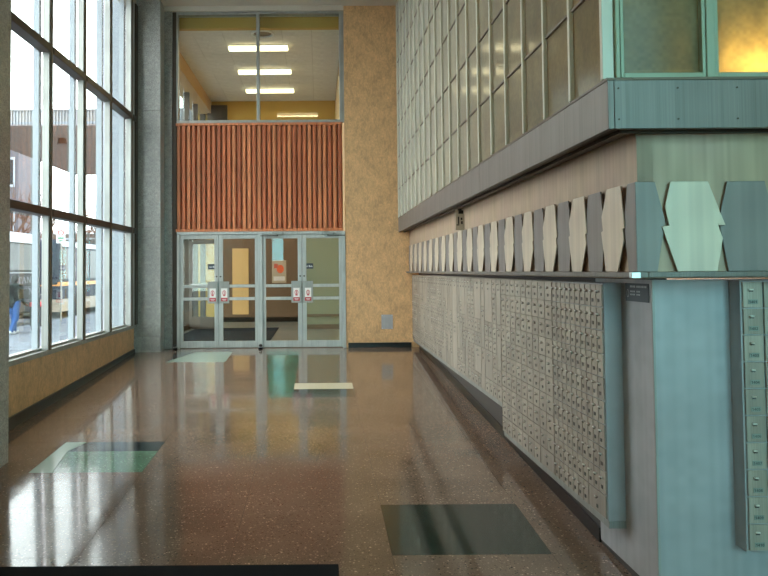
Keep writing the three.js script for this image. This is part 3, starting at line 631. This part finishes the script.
{
  const v = thing('city_bus', 'dark city bus with an orange stripe and cream skirt on the street', 'bus', [-10.2, GY - 0.12, -31]);
  mk('body', RB(-1.2, 1.2, 1.1, 2.75, -5.6, 5.6, 0.14, 4), vehBlue, v);
  mk('roof_strip', RB(-1.18, 1.21, 2.5, 2.7, -5.5, 5.5, 0.03, 2), vehWhite, v);
  mk('stripe', RB(-1.19, 1.215, 1.12, 1.26, -5.58, 5.58, 0.01), vehOrange, v);
  mk('belt', RB(-1.19, 1.205, 0.66, 1.12, -5.59, 5.59, 0.01), vehBlue, v);
  mk('skirt', RB(-1.19, 1.205, 0.22, 0.66, -5.59, 5.59, 0.02), vehCream, v);
  for (let k = 0; k < 7; k++) mk('window', RB(1.19, 1.214, 1.36, 2.44, 3.9 - k * 1.5, 5.28 - k * 1.5, 0.01), vehGlass, v);
  for (const z of [-3.4, 3.6]) for (const x of [-1.05, 1.1]) wheel(v, x, z, 0.48);
  mk('route_card', RB(1.214, 1.222, 1.0, 1.2, 3.0, 3.3, 0.002), M.red, v);
}
// canopy over the street
{
  const c = thing('street_canopy', 'large flat canopy with a white corrugated edge over the street', 'canopy', [0, 0, 0], null, 'structure');
  const sof = S({ color: 0x7a7067, roughness: 0.85 }), fas = S({ color: 0x8f9094, roughness: 0.7 });
  mk('deck', E(-13.7, -3.4, 6.85, 7.3, -41, -27.1), sof, c);
  for (let k = 0; k < 21; k++) mk('soffit_board', RB(-13.65 + k * 0.488, -13.65 + k * 0.488 + 0.465, 6.82, 6.85, -40.9, -27.1, 0.004), sof, c);
  const n = 90, w = 10.3 / n; const parts = [E(-13.7, -3.4, 6.82, 7.36, -27.1, -27.04)]; for (let k = 0; k < n; k++) parts.push(E(-13.7 + k * w, -13.7 + k * w + w * 0.5, 6.82, 7.36, -27.04, -26.99));
  mk('corrugated_edge', parts, fas, c); mk('edge_cap', RB(-13.75, -3.4, 7.36, 7.42, -27.14, -26.95, 0.01), fas, c);
  const l = mk('hanging_lamp', [cyl(0.16, 0.2, 0.22, -10.4, 6.68, -29.6, 14), cyl(0.02, 0.02, 0.1, -10.4, 6.8, -29.6, 6)], M.bronze, c);
}
function farBuilding(name, label, x0, x1, z0, z1, H, mat, cols, rows, winMat) {
  const b = thing(name, label, 'building', [0, GY - 0.12, 0]);
  mk('wall', E(x0, x1, 0, H, z0, z1), mat, b);
  const cw = (x1 - x0) / cols, rh = H / rows;
  for (let i = 0; i < cols; i++) for (let j = 0; j < rows; j++) { const f = mk('window', E(x0 + (i + 0.15) * cw, x0 + (i + 0.85) * cw, (j + 0.25) * rh, (j + 0.85) * rh, z1, z1 + 0.06), M.finMetal, b); mk('pane', E(x0 + (i + 0.22) * cw, x0 + (i + 0.78) * cw, (j + 0.3) * rh, (j + 0.8) * rh, z1 + 0.06, z1 + 0.08), winMat, f); }
  mk('parapet', RB(x0 - 0.1, x1 + 0.1, H, H + 0.3, z0 - 0.1, z1 + 0.1, 0.03), M.extStone, b);
}
farBuilding('office_building', 'grey office building with white window frames across the street', -27, -18.5, -48, -45, 9.2, S({ color: 0x5a5960, roughness: 0.8 }), 6, 3, vehGlass);
farBuilding('brick_building', 'low brown brick building at the far end of the street', -28, -8.5, -82, -72, 5.4, S({ color: 0x583c30, roughness: 0.9 }), 9, 2, vehGlass);
// bare trees
function bareTree(label, x, z, h, sd) {
  let q = sd; const r = () => { q = (q * 1664525 + 1013904223) % 4294967296; return q / 4294967296; };
  const t = thing('bare_tree', label, 'tree', [x, GY, z], 'bare street trees'); const bark = S({ color: 0x5c4a40, roughness: 0.9 });
  const tr = [], br = [];
  const grow = (p, d, L, rad, lev) => {
    const e = p.clone().addScaledVector(d, L), mid = p.clone().lerp(e, 0.5).add(new THREE.Vector3((r() - 0.5) * L * 0.16, 0, (r() - 0.5) * L * 0.16));
    (lev ? br : tr).push(new THREE.TubeGeometry(new THREE.CatmullRomCurve3([p, mid, e]), 4, rad, lev < 2 ? 7 : 4));
    if (lev >= 5) return;
    const n = lev === 0 ? 5 : 3;
    for (let k = 0; k < n; k++) { const nd = d.clone().add(new THREE.Vector3((r() - 0.5) * 1.5, (r() - 0.25) * 0.7, (r() - 0.5) * 1.5)).normalize(); grow(p.clone().lerp(e, k ? 0.55 + 0.45 * r() : 1), nd, L * (0.58 + 0.2 * r()), rad * 0.58, lev + 1); }
  };
  grow(new THREE.Vector3(0, 0, 0), new THREE.Vector3(0.05, 1, 0).normalize(), h * 0.4, 0.09, 0);
  mk('trunk', tr, bark, t); mk('branches', br, bark, t);
}
bareTree('bare tree with a forked crown behind the white van', -12.3, -28.2, 5.2, 5);
bareTree('bare tree behind the dark bus', -15.2, -42.5, 6.0, 21);
bareTree('small bare tree far down the street', -16.3, -51, 5.4, 77);
{
  const s = thing('street_sign', 'small white street sign with red and green marks on a grey pole', 'sign', [-7.85, GY, -22.3]);
  mk('pole', cyl(0.025, 0.025, 2.85, 0, 1.425, 0, 10), M.alu, s);
  const t = canvasTex(64, 128, (x) => { x.fillStyle = '#e8eae8'; x.fillRect(0, 0, 64, 128); x.strokeStyle = '#b8343a'; x.lineWidth = 8; x.beginPath(); x.arc(32, 34, 20, 0, 7); x.stroke(); x.fillStyle = '#2f7d5c'; x.fillRect(10, 74, 44, 16); x.fillRect(18, 100, 28, 12); });
  mk('panel', uvFace(RB(-0.135, 0.135, 2.36, 2.79, 0.035, 0.045, 0.002), -0.135, 2.36, 0.27, 0.43), S({ map: t, roughness: 0.5 }), s);
}
// pedestrian with a hand truck
{
  const P = thing('person', 'person in a black jacket and blue jeans walking with a cart on the sidewalk', 'person', [-7.34, GY, -17.65]);
  P.rotation.y = Math.PI * 0.92; P.scale.setScalar(0.9);
  const V = (x, y, z) => new THREE.Vector3(x, y, z);
  // joints: facing +z
  const J = { head: V(0, 1.45, 0.06), neck: V(0, 1.31, 0.02), chest: V(0, 1.15, 0.0), hip: V(0, 0.83, -0.02), shL: V(0.18, 1.24, 0), shR: V(-0.18, 1.24, 0), elL: V(0.24, 1.0, 0.02), elR: V(-0.24, 1.0, -0.06), wrL: V(0.24, 0.86, 0.22), wrR: V(-0.25, 0.8, 0.1), hpL: V(0.09, 0.8, -0.02), hpR: V(-0.09, 0.8, -0.02), knL: V(0.1, 0.44, 0.12), knR: V(-0.1, 0.43, -0.06), anL: V(0.1, 0.08, 0.14), anR: V(-0.1, 0.1, -0.26), toL: V(0.11, 0.035, 0.3), toR: V(-0.11, 0.03, -0.12) };
  const cap = (p, a, b, ra, rb) => { const ba = b.clone().sub(a), pa = p.clone().sub(a), h = Math.max(0, Math.min(1, pa.dot(ba) / ba.lengthSq())); return pa.addScaledVector(ba, -h).length() - (ra + (rb - ra) * h); };
  const field = (bones, cx, cy, cz, half, res, k) => {
    const mc = new MarchingCubes(res, new THREE.MeshBasicMaterial(), false, false, 200000); mc.isolation = 0; const p = V(0, 0, 0);
    for (let z = 0; z < res; z++) for (let y = 0; y < res; y++) for (let x = 0; x < res; x++) {
      const c = (q) => (q - res / 2) / (res / 2) * half; let d = 1e3;
      for (const [a, b, ra, rb] of bones) { p.set(cx + c(x), cy + c(y), cz + c(z)); const e = cap(p, a, b, ra, rb), h = Math.max(k - Math.abs(d - e), 0) / k; d = Math.min(d, e) - h * h * k * 0.25; }
      mc.field[x + y * res + z * res * res] = -d;
    }
    mc.update(); const n = mc.count, g = new THREE.BufferGeometry(), pos = new Float32Array(n * 3);
    for (let i = 0; i < n; i++) { pos[3 * i] = mc.positionArray[3 * i] * half + cx; pos[3 * i + 1] = mc.positionArray[3 * i + 1] * half + cy; pos[3 * i + 2] = mc.positionArray[3 * i + 2] * half + cz; }
    g.setAttribute('position', new THREE.BufferAttribute(pos, 3)); const w = mergeVertices(g, 1e-4); w.computeVertexNormals(); return uvm(w);
  };
  const skin = S({ color: 0x7c5440, roughness: 0.6 }), jacket = Ph({ color: 0x101114, roughness: 0.9, specularIntensity: 0.2 }), jeans = Ph({ color: 0x2a4f88, roughness: 0.9, specularIntensity: 0.2 }), shoe = S({ color: 0xd0d4d8, roughness: 0.7 }), hair = S({ color: 0x1a1412, roughness: 0.8 });
  const limbs = [[J.neck, J.chest, 0.055, 0.1], [J.chest, J.hip, 0.12, 0.11], [J.shL, J.elL, 0.045, 0.036], [J.shR, J.elR, 0.045, 0.036], [J.elL, J.wrL, 0.034, 0.024], [J.elR, J.wrR, 0.034, 0.024], [J.shL, J.shR, 0.05, 0.05], [J.hpL, J.knL, 0.075, 0.052], [J.hpR, J.knR, 0.075, 0.052], [J.knL, J.anL, 0.05, 0.034], [J.knR, J.anR, 0.05, 0.034], [J.anL, J.toL, 0.035, 0.025], [J.anR, J.toR, 0.035, 0.025]];
  const headB = [[V(0, 1.47, 0.055), V(0, 1.43, 0.075), 0.082, 0.066], [V(0, 1.455, 0.135), V(0, 1.435, 0.158), 0.010, 0.014], [V(0, 1.385, 0.1), V(0, 1.375, 0.115), 0.03, 0.022], [J.head, J.neck, 0.055, 0.05], [V(0.085, 1.44, 0.045), V(0.088, 1.465, 0.04), 0.014, 0.016], [V(-0.085, 1.44, 0.045), V(-0.088, 1.465, 0.04), 0.014, 0.016]];
  const hand = (w, s) => { const o = []; const f = V(0, -0.35, 0.94), palm = w.clone().addScaledVector(f, 0.075); o.push([w, palm, 0.024, 0.03]); for (let i = 0; i < 4; i++) { const b = palm.clone().add(V(s * (i - 1.5) * 0.019, 0, 0)), m = b.clone().add(V(0, -0.012, 0.035)), t = m.clone().add(V(0, -0.03, 0.004 * i)); o.push([b, m, 0.009, 0.0085], [m, t, 0.0085, 0.0075]); } o.push([w.clone().addScaledVector(f, 0.03), w.clone().add(V(-s * 0.045, -0.015, 0.07)), 0.011, 0.009]); return o; };
  const body = merge([field(limbs, 0, 0.75, 0, 0.85, 72, 0.05), field(headB, 0, 1.4, 0.06, 0.16, 56, 0.03), field(hand(J.wrL, 1), J.wrL.x, J.wrL.y - 0.03, J.wrL.z + 0.06, 0.13, 56, 0.008), field(hand(J.wrR, -1), J.wrR.x, J.wrR.y - 0.03, J.wrR.z + 0.06, 0.13, 56, 0.008)]);
  mk('body', body, skin, P);
  mk('jacket', field([[V(0, 1.24, 0), J.hip, 0.13, 0.155], [V(0, 1.3, 0.01), J.chest, 0.075, 0.13], [J.shL, J.shR, 0.08, 0.08], [J.shL, J.elL, 0.072, 0.06], [J.shR, J.elR, 0.072, 0.06], [J.elL, J.wrL.clone().lerp(J.elL, 0.08), 0.058, 0.045], [J.elR, J.wrR.clone().lerp(J.elR, 0.08), 0.058, 0.045]], 0, 1.05, 0.03, 0.5, 64, 0.05), jacket, P);
  mk('jeans', field([[J.hip, J.hpL, 0.12, 0.1], [J.hip, J.hpR, 0.12, 0.1], [J.hpL, J.knL, 0.098, 0.072], [J.hpR, J.knR, 0.098, 0.072], [J.knL, J.anL, 0.07, 0.06], [J.knR, J.anR, 0.07, 0.06]], 0, 0.48, 0, 0.55, 64, 0.04), jeans, P);
  for (const [a, t] of [[J.anL, J.toL], [J.anR, J.toR]]) mk('shoe', field([[a.clone().add(V(0, -0.03, -0.03)), t, 0.05, 0.036]], (a.x + t.x) / 2, 0.05, (a.z + t.z) / 2, 0.2, 30, 0.02), shoe, P);
  mk('hair', field([[V(0, 1.49, 0.035), V(0, 1.46, 0.02), 0.092, 0.09], [V(0, 1.45, 0.0), V(0, 1.33, -0.04), 0.075, 0.06]], 0, 1.42, 0.02, 0.22, 44, 0.03), hair, P);
  for (const s of [-1, 1]) mk('eye', new THREE.SphereGeometry(0.011, 8, 6).translate(s * 0.032, 1.465, 0.128), hair, P);
  mk('mouth', new THREE.SphereGeometry(0.02, 10, 6).scale(1, 0.3, 0.5).translate(0, 1.398, 0.128), S({ color: 0x7c3f38, roughness: 0.6 }), P);
}
{
  const c = thing('hand_cart', 'dark red two wheeled cart beside the pedestrian on the sidewalk', 'cart', [-6.98, GY, -18.25]);
  const d = S({ color: 0x1d1c20, roughness: 0.7 });
  mk('bag', RB(-0.17, 0.17, 0.14, 0.72, -0.15, 0.15, 0.04, 3), d, c); mk('flap', RB(-0.175, 0.175, 0.62, 0.74, -0.16, 0.16, 0.03, 2), M.red, c);
  mk('handle', tube([[-0.14, 0.1, -0.17], [-0.14, 0.85, -0.2], [-0.1, 0.9, -0.2], [0.1, 0.9, -0.2], [0.14, 0.85, -0.2], [0.14, 0.1, -0.17]], 0.012, 40, 6), M.alu, c);
  for (const x of [-0.19, 0.19]) mk('wheel', new THREE.CylinderGeometry(0.09, 0.09, 0.035, 16).rotateZ(Math.PI / 2).translate(x, 0.09, -0.14), tyre, c);
}

renderer.render(scene, camera);
